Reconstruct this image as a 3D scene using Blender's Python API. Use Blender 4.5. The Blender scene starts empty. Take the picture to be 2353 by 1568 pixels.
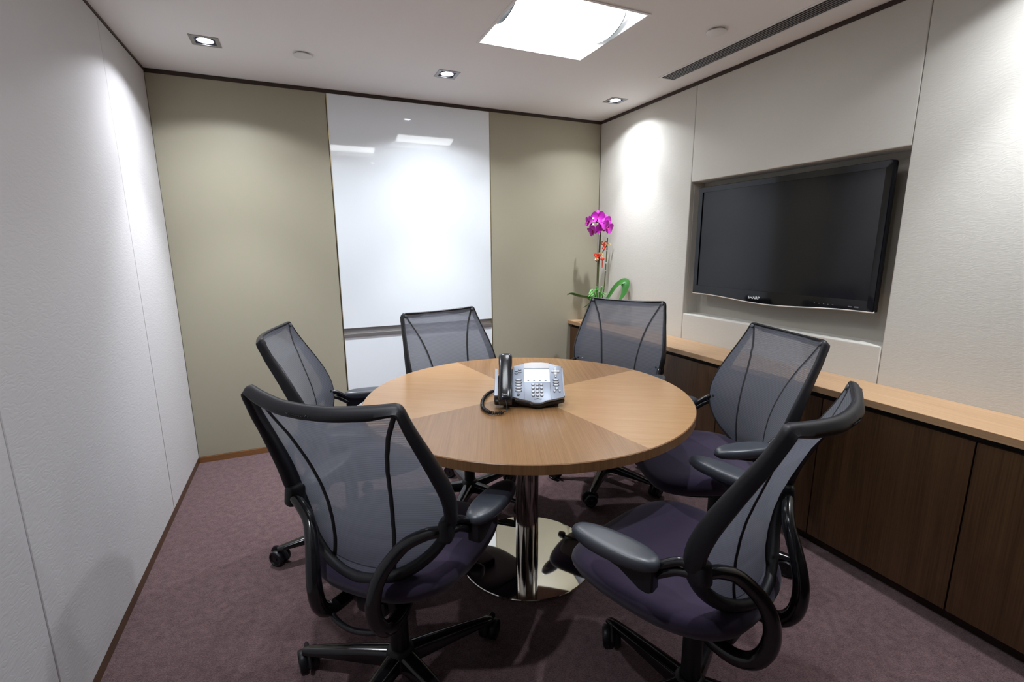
import bpy, bmesh, math, random
from math import sin, cos, pi, radians, sqrt, hypot
from mathutils import Vector, Matrix

random.seed(7)
scene = bpy.context.scene
COL = scene.collection

# ------------------------------------------------------------------ camera, world, exposure
W, H, TH = 2.8978, 2.2587, 0.73          # room width, ceiling height, table height
YF = -3.80                               # front wall behind the camera
cam_d = bpy.data.cameras.new('camera')
cam = bpy.data.objects.new('camera', cam_d)
COL.objects.link(cam)
cam_d.sensor_width = 36.0
cam_d.sensor_fit = 'HORIZONTAL'
cam_d.lens = 36.0 * 1092.3689 / 2353.0
cam_d.clip_start = 0.02
cr = Vector((0.914419, -0.404729, -0.005726))
cu = Vector((0.083727, 0.17529, 0.98095))
cf = Vector((0.396015, 0.897479, -0.194175))
cam.matrix_world = Matrix(((cr.x, cu.x, -cf.x, 0.67022), (cr.y, cu.y, -cf.y, -3.31429),
                           (cr.z, cu.z, -cf.z, 1.31185), (0, 0, 0, 1)))
scene.camera = cam
w = bpy.data.worlds.new('world')
scene.world = w
w.use_nodes = True
w.node_tree.nodes['Background'].inputs[0].default_value = (0.5, 0.5, 0.5, 1)
w.node_tree.nodes['Background'].inputs[1].default_value = 0.0
vs = scene.view_settings
vs.view_transform = 'Standard'
vs.look = 'None'
vs.gamma = 1.0
vs.use_curve_mapping = False
vs.exposure = 0.0
PANEL_EMIT = 12.0                        # luminous basket of each ceiling light
SPILL_W, MID_W, CORE_W = 13.0, 56.0, 75.0  # each recessed downlight: wide spill, beam, core
scene.cycles.max_bounces = 10
scene.cycles.diffuse_bounces = 6
scene.cycles.transparent_max_bounces = 24
scene.cycles.sample_clamp_indirect = 6.0


# ------------------------------------------------------------------ materials
def srgb(r, g, b):
    f = lambda c: (c / 255 / 12.92) if c / 255 <= 0.04045 else ((c / 255 + 0.055) / 1.055) ** 2.4
    return (f(r), f(g), f(b))


def mat(name, col, rough=0.5, metal=0.0, spec=0.5, coat=0.0, emit=None, es=0.0, sheen=0.0):
    m = bpy.data.materials.new(name)
    m.use_nodes = True
    b = m.node_tree.nodes['Principled BSDF']
    b.inputs['Base Color'].default_value = (*col, 1)
    b.inputs['Roughness'].default_value = rough
    b.inputs['Metallic'].default_value = metal
    b.inputs['Specular IOR Level'].default_value = spec
    b.inputs['Coat Weight'].default_value = coat
    b.inputs['Sheen Weight'].default_value = sheen
    if emit:
        b.inputs['Emission Color'].default_value = (*emit, 1)
        b.inputs['Emission Strength'].default_value = es
    return m


def nt(m):
    return m.node_tree.nodes, m.node_tree.links, m.node_tree.nodes['Principled BSDF']


def noise_bump(m, scale, strength, dist=0.002, detail=3, coord='Object', colvar=None):
    n, l, b = nt(m)
    tc = n.new('ShaderNodeTexCoord')
    no = n.new('ShaderNodeTexNoise')
    no.inputs['Scale'].default_value = scale
    no.inputs['Detail'].default_value = detail
    l.new(tc.outputs[coord], no.inputs['Vector'])
    bp = n.new('ShaderNodeBump')
    bp.inputs['Strength'].default_value = strength
    bp.inputs['Distance'].default_value = dist
    l.new(no.outputs['Fac'], bp.inputs['Height'])
    l.new(bp.outputs['Normal'], b.inputs['Normal'])
    if colvar:
        r = n.new('ShaderNodeValToRGB')
        r.color_ramp.elements[0].position = 0.3
        r.color_ramp.elements[1].position = 0.7
        r.color_ramp.elements[0].color = (*colvar[0], 1)
        r.color_ramp.elements[1].color = (*colvar[1], 1)
        l.new(no.outputs['Fac'], r.inputs['Fac'])
        l.new(r.outputs['Color'], b.inputs['Base Color'])
    return m


def wood(name, c0, c1, axis_rot=(0, 0, 0), stretch=(1.2, 45, 45), rough=0.3, coat=0.0, spec=0.5, fine=True):
    """grain runs along local X of the rotated coordinates"""
    m = mat(name, c0, rough, spec=spec, coat=coat)
    n, l, b = nt(m)
    tc = n.new('ShaderNodeTexCoord')
    rot = n.new('ShaderNodeMapping')
    rot.inputs['Rotation'].default_value = axis_rot
    l.new(tc.outputs['Object'], rot.inputs['Vector'])
    mp = n.new('ShaderNodeMapping')
    mp.inputs['Scale'].default_value = stretch
    l.new(rot.outputs['Vector'], mp.inputs['Vector'])
    a = n.new('ShaderNodeTexNoise')
    a.inputs['Scale'].default_value = 1.0
    a.inputs['Detail'].default_value = 5
    a.inputs['Roughness'].default_value = 0.6
    l.new(mp.outputs['Vector'], a.inputs['Vector'])
    mp2 = n.new('ShaderNodeMapping')
    mp2.inputs['Scale'].default_value = (stretch[0] * 5, stretch[1] * 7, stretch[2] * 7)
    l.new(rot.outputs['Vector'], mp2.inputs['Vector'])
    a2 = n.new('ShaderNodeTexNoise')
    a2.inputs['Scale'].default_value = 1.0
    a2.inputs['Detail'].default_value = 2
    l.new(mp2.outputs['Vector'], a2.inputs['Vector'])
    mix = n.new('ShaderNodeMath')
    mix.operation = 'MULTIPLY_ADD'
    l.new(a2.outputs['Fac'], mix.inputs[0])
    mix.inputs[1].default_value = 0.55
    mm = n.new('ShaderNodeMath')
    mm.operation = 'MULTIPLY'
    mm.inputs[1].default_value = 0.5
    l.new(a.outputs['Fac'], mm.inputs[0])
    l.new(mm.outputs[0], mix.inputs[2])
    r = n.new('ShaderNodeValToRGB')
    r.color_ramp.elements[0].position = 0.36
    r.color_ramp.elements[1].position = 0.68
    r.color_ramp.elements[0].color = (*c0, 1)
    r.color_ramp.elements[1].color = (*c1, 1)
    l.new(mix.outputs[0], r.inputs['Fac'])
    l.new(r.outputs['Color'], b.inputs['Base Color'])
    bp = n.new('ShaderNodeBump')
    bp.inputs['Strength'].default_value = 0.12
    bp.inputs['Distance'].default_value = 0.001
    l.new(a2.outputs['Fac'], bp.inputs['Height'])
    l.new(bp.outputs['Normal'], b.inputs['Normal'])
    return m


def ripple_fabric(name, col, sc, strength):
    """upholstered wall cloth with fine irregular horizontal ripples"""
    m = mat(name, col, 0.85, spec=0.25, sheen=0.15)
    n, l, b = nt(m)
    tc = n.new('ShaderNodeTexCoord')
    big = n.new('ShaderNodeTexNoise')
    big.inputs['Scale'].default_value = 16.0
    big.inputs['Detail'].default_value = 2.0
    l.new(tc.outputs['Object'], big.inputs['Vector'])
    sub = n.new('ShaderNodeVectorMath')
    sub.operation = 'MULTIPLY_ADD'
    l.new(big.outputs['Color'], sub.inputs[0])
    sub.inputs[1].default_value = (0.03, 0.03, 0.05)
    l.new(tc.outputs['Object'], sub.inputs[2])
    mp = n.new('ShaderNodeMapping')
    mp.inputs['Scale'].default_value = sc
    l.new(sub.outputs['Vector'], mp.inputs['Vector'])
    no = n.new('ShaderNodeTexNoise')
    no.inputs['Scale'].default_value = 1.0
    no.inputs['Detail'].default_value = 1.5
    no.inputs['Roughness'].default_value = 0.45
    l.new(mp.outputs['Vector'], no.inputs['Vector'])
    prev = no.outputs['Fac']
    for op, val in (('SUBTRACT', 0.5), ('ABSOLUTE', None), ('MULTIPLY', 7.0), ('MINIMUM', 1.0)):
        q = n.new('ShaderNodeMath')
        q.operation = op
        l.new(prev, q.inputs[0])
        if val is not None:
            q.inputs[1].default_value = val
        prev = q.outputs[0]
    bp = n.new('ShaderNodeBump')
    bp.inputs['Strength'].default_value = strength
    bp.inputs['Distance'].default_value = 0.002
    l.new(prev, bp.inputs['Height'])
    l.new(bp.outputs['Normal'], b.inputs['Normal'])
    return m


def mesh_fabric(name):
    """ribbed see-through chair mesh: opaque threads, half-open gaps, ribs along U"""
    m = bpy.data.materials.new(name)
    m.use_nodes = True
    n, l = m.node_tree.nodes, m.node_tree.links
    n.clear()
    out = n.new('ShaderNodeOutputMaterial')
    uv = n.new('ShaderNodeUVMap')
    sep = n.new('ShaderNodeSeparateXYZ')
    l.new(uv.outputs['UV'], sep.inputs[0])
    k = n.new('ShaderNodeMath')
    k.operation = 'MULTIPLY'
    k.inputs[1].default_value = 2 * pi / 0.0070
    l.new(sep.outputs['Y'], k.inputs[0])
    s = n.new('ShaderNodeMath')
    s.operation = 'SINE'
    l.new(k.outputs[0], s.inputs[0])
    rg = n.new('ShaderNodeMapRange')
    rg.inputs['From Min'].default_value = -0.25
    rg.inputs['From Max'].default_value = 0.25
    rg.inputs['To Min'].default_value = 0.75
    rg.inputs['To Max'].default_value = 0.95
    l.new(s.outputs[0], rg.inputs['Value'])
    p = n.new('ShaderNodeBsdfPrincipled')
    p.inputs['Base Color'].default_value = (0.172, 0.186, 0.230, 1)
    p.inputs['Roughness'].default_value = 0.62
    p.inputs['Specular IOR Level'].default_value = 0.35
    p.inputs['Sheen Weight'].default_value = 0.2
    t = n.new('ShaderNodeBsdfTranslucent')
    t.inputs['Color'].default_value = (0.25, 0.27, 0.325, 1)
    mx = n.new('ShaderNodeMixShader')
    mx.inputs[0].default_value = 0.4
    l.new(p.outputs[0], mx.inputs[1])
    l.new(t.outputs[0], mx.inputs[2])
    tr = n.new('ShaderNodeBsdfTransparent')
    fin = n.new('ShaderNodeMixShader')
    l.new(rg.outputs[0], fin.inputs[0])
    l.new(tr.outputs[0], fin.inputs[1])
    l.new(mx.outputs[0], fin.inputs[2])
    l.new(fin.outputs[0], out.inputs['Surface'])
    return m


M = {}
M['ceiling'] = noise_bump(mat('ceiling_paint', (0.86, 0.845, 0.845), 0.9, spec=0.2), 180, 0.05)
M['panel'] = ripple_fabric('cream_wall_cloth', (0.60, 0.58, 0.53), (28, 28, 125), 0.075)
M['panel_l'] = ripple_fabric('cool_lit_wall_cloth', (0.56, 0.545, 0.555), (20, 20, 85), 0.10)  # right wall's cloth retinted: bluish spot and mauve bounce put into the colour
M['niche'] = noise_bump(mat('shaded_niche_cloth', (0.42, 0.395, 0.35), 0.85, spec=0.2), 60, 0.2)  # wall cloth darkened, with the niche's shadow put into its colour
M['lacquer'] = noise_bump(mat('khaki_lacquer', (0.375, 0.348, 0.262), 0.46, spec=0.4), 400, 0.03, 0.0005)
M['dark_trim'] = wood('dark_stained_wood', (0.022, 0.012, 0.008), (0.045, 0.025, 0.016), rough=0.45)
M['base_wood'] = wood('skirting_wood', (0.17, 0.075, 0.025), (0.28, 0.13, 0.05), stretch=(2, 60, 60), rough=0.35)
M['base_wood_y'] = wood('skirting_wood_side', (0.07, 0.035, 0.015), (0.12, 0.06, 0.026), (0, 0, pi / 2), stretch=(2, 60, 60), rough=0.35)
M['glass'] = mat('white_back_painted_glass', (0.86, 0.91, 0.955), 0.04, spec=0.5)
M['steel'] = noise_bump(mat('brushed_steel', (0.72, 0.70, 0.69), 0.42, 1.0), 120, 0.05)
M['gold_edge'] = mat('brass_edge', (0.55, 0.45, 0.26), 0.3, 0.9)
def carpet(name):
    m = mat(name, (0.14, 0.08, 0.082), 0.97, spec=0.1, sheen=0.15)
    n, l, b = nt(m)
    tc = n.new('ShaderNodeTexCoord')
    f = n.new('ShaderNodeTexNoise')
    f.inputs['Scale'].default_value = 210
    f.inputs['Detail'].default_value = 3
    f.inputs['Roughness'].default_value = 0.7
    c = n.new('ShaderNodeTexNoise')
    c.inputs['Scale'].default_value = 38
    c.inputs['Detail'].default_value = 3
    for q in (f, c):
        l.new(tc.outputs['Object'], q.inputs['Vector'])
    ad = n.new('ShaderNodeMath')
    ad.operation = 'MULTIPLY_ADD'
    l.new(c.outputs['Fac'], ad.inputs[0])
    ad.inputs[1].default_value = 0.3
    hf = n.new('ShaderNodeMath')
    hf.operation = 'MULTIPLY'
    hf.inputs[1].default_value = 0.7
    l.new(f.outputs['Fac'], hf.inputs[0])
    l.new(hf.outputs[0], ad.inputs[2])
    r = n.new('ShaderNodeValToRGB')
    r.color_ramp.elements[0].position = 0.36
    r.color_ramp.elements[1].position = 0.64
    r.color_ramp.elements[0].color = (0.070, 0.038, 0.041, 1)
    r.color_ramp.elements[1].color = (0.215, 0.130, 0.136, 1)
    l.new(ad.outputs[0], r.inputs['Fac'])
    l.new(r.outputs['Color'], b.inputs['Base Color'])
    bp = n.new('ShaderNodeBump')
    bp.inputs['Strength'].default_value = 1.0
    bp.inputs['Distance'].default_value = 0.006
    l.new(f.outputs['Fac'], bp.inputs['Height'])
    l.new(bp.outputs['Normal'], b.inputs['Normal'])
    return m


M['carpet'] = carpet('mauve_carpet')
a_fb = radians(-111.5)
M['oak_fb'] = wood('oak_veneer_toward', (0.228, 0.117, 0.048), (0.308, 0.170, 0.076), (0, 0, -a_fb), (1.0, 85, 85), 0.25, 0.0)
M['oak_lr'] = wood('oak_veneer_across', (0.39, 0.222, 0.100), (0.465, 0.275, 0.135), (0, 0, -radians(-32.0)), (1.8, 45, 45), 0.25, 0.0)  # same oak as the other quarters; its directional sheen is put in the colour
M['oak_edge'] = wood('oak_edge_band', (0.19, 0.09, 0.034), (0.29, 0.148, 0.062), (0, pi / 2, 0), (1.0, 60, 60), 0.35)
M['oak_counter'] = wood('oak_counter', (0.40, 0.237, 0.122), (0.53, 0.342, 0.195), (0, 0, pi / 2), (0.8, 40, 40), 0.35)
M['shaded_veneer'] = wood('cabinet_veneer', (0.055, 0.026, 0.010), (0.115, 0.058, 0.023), (0, pi / 2, 0), (0.8, 32, 32), 0.4)  # dark veneer, with grazing light and counter shade put into its colour
M['void'] = mat('shaded_recess', (0.012, 0.008, 0.006), 0.7)  # near-black colour stands for the shade in the counter gap and duct
M['mirror'] = mat('polished_steel', (0.80, 0.79, 0.75), 0.035, 1.0)
M['column'] = mat('polished_column', (0.62, 0.58, 0.54), 0.09, 1.0)
M['black'] = mat('black_plastic', (0.009, 0.009, 0.012), 0.42, spec=0.4)
M['gloss'] = mat('gloss_black', (0.008, 0.008, 0.010), 0.16, spec=0.6)
M['frame'] = noise_bump(mat('frame_plastic', (0.010, 0.010, 0.013), 0.48, spec=0.38), 500, 0.04, 0.0005)
M['pad'] = mat('armrest_skin', (0.032, 0.038, 0.050), 0.40, spec=0.9)
M['seam'] = mat('seam_tape', (0.012, 0.012, 0.015), 0.7)
M['mesh'] = mesh_fabric('ribbed_mesh')
M['seat'] = noise_bump(mat('plum_upholstery', (0.030, 0.020, 0.046), 0.9, spec=0.2, sheen=0.2), 900, 0.25, 0.001)
M['chrome'] = mat('chrome', (0.75, 0.75, 0.76), 0.08, 1.0)
M['satin'] = mat('satin_silver', (0.82, 0.82, 0.83), 0.3, 0.6)
M['letter'] = mat('embossed_letters', (0.006, 0.006, 0.008), 0.25)
M['tv_gloss'] = mat('piano_black', (0.004, 0.004, 0.006), 0.07, spec=0.4)
M['tv_screen'] = mat('screen_glass', (0.004, 0.0042, 0.007), 0.13, spec=0.42)
M['tv_logo'] = mat('silver_glow_lettering', (0.8, 0.82, 0.85), 0.35, emit=(0.8, 0.85, 0.9), es=0.25)  # letters carry an added faint glow, no lamp behind them
M['tv_grey'] = mat('dim_marks', (0.16, 0.16, 0.18), 0.5)
M['white'] = mat('white_enamel', (0.80, 0.80, 0.80), 0.45)
M['cap_grey'] = mat('grey_end_cap', (0.16, 0.17, 0.18), 0.5)
M['reflector'] = mat('lamp_reflector', (0.88, 0.88, 0.88), 0.5)
M['opal'] = mat('opal_diffuser', (0.9, 0.9, 0.9), 0.5, emit=(0.93, 0.97, 1.0), es=PANEL_EMIT)
M['lamp'] = mat('lamp_face', (0.9, 0.9, 0.9), 0.3, emit=(0.90, 0.95, 1.0), es=40.0)
M['lamp_rim'] = mat('lamp_glass_rim', (0.7, 0.75, 0.9), 0.2, emit=(0.75, 0.82, 1.0), es=0.9)
M['alu'] = mat('grey_aluminium', (0.42, 0.42, 0.43), 0.4, 0.6)
M['gimbal'] = mat('gimbal_grey', (0.10, 0.10, 0.12), 0.4, 0.4)
M['vent'] = mat('vent_slats', (0.17, 0.17, 0.18), 0.45, 0.2)
M['phone_grey'] = mat('phone_silver', (0.34, 0.385, 0.47), 0.36, 0.2)
M['phone_black'] = mat('phone_black', (0.010, 0.010, 0.012), 0.3)
M['handset'] = mat('handset_black', (0.012, 0.013, 0.017), 0.2, spec=0.6)
M['key_light'] = mat('key_silver', (0.72, 0.74, 0.78), 0.35)
M['key_dark'] = mat('key_rim', (0.05, 0.055, 0.07), 0.4)
M['header'] = mat('display_header', (0.85, 0.85, 0.86), 0.25)
M['lcd'] = mat('lcd_backlit', (0.55, 0.68, 0.8), 0.12, emit=(0.75, 0.88, 1.0), es=0.75)
M['leaf'] = mat('leaf_green', (0.03, 0.15, 0.022), 0.35, spec=0.5)
M['fern'] = mat('fern_green', (0.10, 0.40, 0.07), 0.45)
M['stem'] = mat('stem_brown_green', (0.075, 0.085, 0.025), 0.5)
M['petal'] = mat('magenta_petal', (0.43, 0.004, 0.39), 0.5, sheen=0.2)
M['lip'] = mat('crimson_lip', (0.42, 0.0, 0.11), 0.5)
M['bud'] = mat('pale_bud', (0.75, 0.62, 0.58), 0.5)
M['ribbon'] = mat('red_ribbon', (0.75, 0.035, 0.01), 0.4)
M['gold'] = mat('gold_ribbon', (0.75, 0.58, 0.28), 0.4)
M['pot'] = mat('white_ceramic', (0.78, 0.75, 0.70), 0.25)
M['soil'] = noise_bump(mat('bark_chips', (0.06, 0.04, 0.025), 0.9), 90, 0.8, 0.01)


# ------------------------------------------------------------------ geometry helpers
FLATS = {'lacquer_panel', 'fabric_panel', 'glass_panel', 'lower_panel', 'countertop', 'door', 'pen_tray', 'baseboard_back', 'screen'}


class G:
    def __init__(self):
        self.v, self.f, self.mi, self.uv = [], [], [], {}
        self.m = 0

    def add(self, vs_, fs_):
        o = len(self.v)
        self.v += [tuple(p) for p in vs_]
        for f in fs_:
            self.f.append(tuple(i + o for i in f))
            self.mi.append(self.m)
        return o

    def box(self, c, s, bev=0.0, rot=None, seg=2):
        bm = bmesh.new()
        bmesh.ops.create_cube(bm, size=1.0)
        for v in bm.verts:
            v.co = Vector((v.co.x * s[0], v.co.y * s[1], v.co.z * s[2]))
        if bev > 0:
            bmesh.ops.bevel(bm, geom=bm.edges[:], offset=bev, segments=seg, profile=0.5, affect='EDGES')
        bm.verts.index_update()
        R = rot or Matrix.Identity(3)
        self.add([Vector(c) + R @ v.co for v in bm.verts], [[v.index for v in f.verts] for f in bm.faces])
        bm.free()
        return self

    def bb(self, x0, x1, y0, y1, z0, z1, bev=0.0):
        return self.box(((x0 + x1) / 2, (y0 + y1) / 2, (z0 + z1) / 2), (abs(x1 - x0), abs(y1 - y0), abs(z1 - z0)), bev)

    def loft(self, rings, cap0=True, cap1=True, closed=True):
        n = len(rings[0])
        vs_ = [p for r in rings for p in r]
        fs_ = []
        for i in range(len(rings) - 1):
            for j in range(n if closed else n - 1):
                k = (j + 1) % n
                fs_.append((i * n + j, i * n + k, (i + 1) * n + k, (i + 1) * n + j))
        if cap0:
            fs_.append(tuple(range(n - 1, -1, -1)))
        if cap1:
            o = (len(rings) - 1) * n
            fs_.append(tuple(range(o, o + n)))
        self.add(vs_, fs_)
        return self

    def lathe(self, prof, n=32, c=(0, 0, 0), R=None, cap0=True, cap1=True):
        R = R or Matrix.Identity(3)
        rings = [[Vector(c) + R @ Vector((r * cos(2 * pi * j / n), r * sin(2 * pi * j / n), z)) for j in range(n)] for r, z in prof]
        return self.loft(rings, cap0, cap1)

    def tube(self, path, r, n=12, closed=False, up=None, flat=1.0):
        """r: radius or list; flat: thickness ratio of second axis; up fixes the frame"""
        P = [Vector(p) for p in path]
        N = len(P)
        rr = r if isinstance(r, (list, tuple)) else [r] * N
        T = []
        for i in range(N):
            a = P[(i - 1) % N] if (closed or i > 0) else P[i]
            b = P[(i + 1) % N] if (closed or i < N - 1) else P[i]
            T.append((b - a).normalized())
        if up is None:
            u = T[0].orthogonal().normalized()
        else:
            u = Vector(up)
        rings = []
        for i in range(N):
            if up is not None and not isinstance(up, list):
                u = Vector(up)
            u = (u - T[i] * u.dot(T[i])).normalized()
            v = T[i].cross(u)
            rings.append([P[i] + u * (rr[i] * flat * cos(2 * pi * j / n)) + v * (rr[i] * sin(2 * pi * j / n)) for j in range(n)])
        if closed:
            rings.append(rings[0])
            self.loft(rings, False, False)
        else:
            self.loft(rings)
        return self

    def prism(self, poly, z0, z1, f=None, bev=0.0):
        """poly: 2D points; f maps (a,b,h)->3D"""
        f = f or (lambda a, b, h: (a, b, h))
        if bev:
            cx = sum(p[0] for p in poly) / len(poly)
            cy = sum(p[1] for p in poly) / len(poly)
            def sh(p, d):
                L = hypot(p[0] - cx, p[1] - cy) or 1
                k = (L - d) / L
                return (cx + (p[0] - cx) * k, cy + (p[1] - cy) * k)
            rings = [[f(*sh(p, bev), z0) for p in poly], [f(*p, z0 + bev) for p in poly],
                     [f(*p, z1 - bev) for p in poly], [f(*sh(p, bev * 0.35), z1 - bev * 0.3) for p in poly],
                     [f(*sh(p, bev), z1) for p in poly]]
        else:
            rings = [[f(*p, z0) for p in poly], [f(*p, z1) for p in poly]]
        return self.loft(rings)

    def build(self, name, mats, parent=None, loc=(0, 0, 0), rot=(0, 0, 0), smooth=True, angle=38, fix=True):
        me = bpy.data.meshes.new(name)
        me.from_pydata(self.v, [], self.f)
        if not isinstance(mats, (list, tuple)):
            mats = [mats]
        for m in mats:
            me.materials.append(m)
        for p, i in zip(me.polygons, self.mi):
            p.material_index = min(i, len(mats) - 1)
        me.update()
        if fix:
            bm = bmesh.new()
            bm.from_mesh(me)
            bmesh.ops.recalc_face_normals(bm, faces=bm.faces)
            bm.to_mesh(me)
            bm.free()
        if name in FLATS:
            angle = 20
        if smooth:
            me.shade_smooth()
            me.set_sharp_from_angle(angle=radians(angle))
        else:
            me.shade_flat()
        o = bpy.data.objects.new(name, me)
        COL.objects.link(o)
        o.location = loc
        o.rotation_euler = rot
        if parent:
            o.parent = parent
        return o


def tag(o, label=None, cat=None, group=None, kind=None):
    if label:
        o['label'] = label
    if cat:
        o['category'] = cat
    if group:
        o['group'] = group
    if kind:
        o['kind'] = kind
    return o


def empty(name, loc, rz=0, label=None, cat=None, group=None):
    o = bpy.data.objects.new(name, None)
    o.empty_display_size = 0.1
    COL.objects.link(o)
    o.location = loc
    o.rotation_euler = (0, 0, rz)
    return tag(o, label, cat, group)


def kids(o):
    return sorted((c for c in bpy.data.objects if c.parent == o), key=lambda c: c.name)


def copy_tree(o, parent=None):
    c = o.copy()
    COL.objects.link(c)
    c.parent = parent
    for ch in kids(o):
        copy_tree(ch, c)
    return c


def catmull(P, n=6, closed=False):
    P = [Vector(p) for p in P]
    N = len(P)
    out = []
    for i in range(N if closed else N - 1):
        g = (lambda k: P[k % N]) if closed else (lambda k: P[max(0, min(N - 1, k))])
        a, b, c, d = g(i - 1), g(i), g(i + 1), g(i + 2)
        for j in range(n):
            t = j / n
            out.append(0.5 * ((2 * b) + (c - a) * t + (2 * a - 5 * b + 4 * c - d) * t * t + (3 * b - a - 3 * c + d) * t ** 3))
    if not closed:
        out.append(P[-1])
    return out


def interp(tab, z):
    """piecewise linear with smooth blending, tab sorted ascending by key"""
    if z <= tab[0][0]:
        return tab[0][1]
    for (a, va), (b, vb) in zip(tab, tab[1:]):
        if z <= b:
            t = (z - a) / (b - a)
            return va + (vb - va) * t
    return tab[-1][1]


def text_mesh(name, s, size, m, parent, mtx, extrude=0.0004, align='CENTER'):
    cu_ = bpy.data.curves.new(name, 'FONT')
    cu_.body = s
    cu_.size = size
    cu_.extrude = extrude
    cu_.align_x = align
    cu_.align_y = 'CENTER'
    cu_.resolution_u = 3
    to = bpy.data.objects.new(name + '_tmp', cu_)
    COL.objects.link(to)
    dg = bpy.context.evaluated_depsgraph_get()
    me = bpy.data.meshes.new_from_object(to.evaluated_get(dg))
    bpy.data.objects.remove(to)
    bpy.data.curves.remove(cu_)
    me.transform(mtx)
    me.materials.clear()
    me.materials.append(m)
    me.name = name
    o = bpy.data.objects.new(name, me)
    COL.objects.link(o)
    o.parent = parent
    return o


def frame_mtx(o, x, y, z):
    x, y, z = Vector(x), Vector(y), Vector(z)
    return Matrix(((x.x, y.x, z.x, o[0]), (x.y, y.y, z.y, o[1]), (x.z, y.z, z.z, o[2]), (0, 0, 0, 1)))


def structure(o, label, cat):
    return tag(o, label, cat, kind='structure')


# ------------------------------------------------------------------ room shell
LIGHTS = [(1.530, 2.086, -1.530, -1.000), (0.930, 1.478, -2.180, -1.650)]
SPOTS = [(0.358, -0.513), (1.513, -0.530), (2.672, -0.490), (0.358, -2.560), (1.530, -2.550), (2.677, -2.590)]
SH = 0.043                              # half opening of a downlight
VENT = (2.651, 2.745, -2.47, -0.955)
holes = list(LIGHTS) + [(x - SH, x + SH, y - SH, y + SH) for x, y in SPOTS] + [VENT]
xs = sorted({-0.06, W + 0.2} | {h[0] for h in holes} | {h[1] for h in holes})
ys = sorted({YF - 0.05, 0.08} | {h[2] for h in holes} | {h[3] for h in holes})
g = G()
for x0, x1 in zip(xs, xs[1:]):
    for y0, y1 in zip(ys, ys[1:]):
        cx, cy = (x0 + x1) / 2, (y0 + y1) / 2
        if not any(h[0] < cx < h[1] and h[2] < cy < h[3] for h in holes):
            g.add([(x0, y0, H), (x0, y1, H), (x1, y1, H), (x1, y0, H)], [(0, 1, 2, 3)])
structure(g.build('ceiling', M['ceiling'], smooth=False, fix=False), 'white plaster ceiling with recessed lights', 'ceiling')

g = G().bb(-0.06, W + 0.2, YF - 0.05, 0.08, -0.06, 0.0)
structure(g.build('floor', M['carpet'], smooth=False), 'mauve carpeted floor of the meeting room', 'floor')

# back wall: backing, khaki lacquer panels; the whiteboard sits between them
ZB = 0.0376
XB0, XB1 = 0.904, 1.970
wb = G().bb(-0.06, W + 0.2, 0.03, 0.08, 0, H).build('wall_back', M['lacquer'], smooth=False)
structure(wb, 'khaki lacquered back wall of two tall panels', 'wall')
G().bb(0.0, XB0 - 0.004, 0.0, 0.03, ZB, H - 0.02, 0.002).build('lacquer_panel', M['lacquer'], wb)
G().bb(XB1 + 0.004, W, 0.0, 0.03, ZB, H - 0.02, 0.002).build('lacquer_panel', M['lacquer'], wb)

# left wall
wl = G().bb(-0.06, -0.02, YF - 0.05, 0.05, 0, H).build('wall_left', M['niche'], smooth=False)
structure(wl, 'left wall of rippled cream cloth panels', 'wall')
seams = [0.0, -0.655, -1.860, -3.065, YF]
for a, b in zip(seams, seams[1:]):
    G().box((-0.012, (a + b) / 2, (ZB + H - 0.012) / 2), (0.024, (a - b) - 0.0016, H - 0.012 - ZB), 0.004).build('fabric_panel', M['panel_l'], wl)

# right wall with the television niche
NY0, NY1, NZ0, NZ1, ND = -2.1446, -0.9850, 0.888, 1.692, 0.112
ZC = 0.7271
wr = G()
wr.bb(W + ND, W + 0.2, YF - 0.05, 0.08, 0, H)
wr.bb(W + 0.03, W + 0.2, YF - 0.05, NY0, 0, H)
wr.bb(W + 0.03, W + 0.2, NY1, 0.08, 0, H)
wr.bb(W + 0.03, W + 0.2, NY0, NY1, NZ1 + 0.02, H)
wr.bb(W + 0.03, W + 0.2, NY0, NY1, 0, NZ0 - 0.02)
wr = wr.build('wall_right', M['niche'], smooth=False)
structure(wr, 'right wall of rippled cream cloth panels around a television niche', 'wall')


def rpanel(y0, y1, z0, z1):
    return G().box((W + 0.02, (y0 + y1) / 2, (z0 + z1) / 2), (0.04, (y1 - y0) - 0.0016, (z1 - z0) - 0.001), 0.005)


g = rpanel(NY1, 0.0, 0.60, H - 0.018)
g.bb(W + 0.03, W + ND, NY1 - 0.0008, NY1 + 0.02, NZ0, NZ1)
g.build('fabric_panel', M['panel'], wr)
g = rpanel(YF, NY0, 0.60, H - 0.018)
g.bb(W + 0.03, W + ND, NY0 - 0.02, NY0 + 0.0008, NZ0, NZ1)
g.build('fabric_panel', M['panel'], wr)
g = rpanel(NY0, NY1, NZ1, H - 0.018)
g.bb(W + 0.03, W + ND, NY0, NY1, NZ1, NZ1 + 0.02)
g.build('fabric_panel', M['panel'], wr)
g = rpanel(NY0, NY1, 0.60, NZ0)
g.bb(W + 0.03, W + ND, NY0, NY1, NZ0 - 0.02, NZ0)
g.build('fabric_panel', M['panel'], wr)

# front wall behind the camera, unseen; dark finish chosen to cut bounce light
structure(G().bb(-0.06, W + 0.2, YF - 0.05, YF, 0, H).build('wall_front', M['dark_trim'], smooth=False),
          'unseen wall behind the viewer, darkened to cut bounce light', 'wall')

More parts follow.
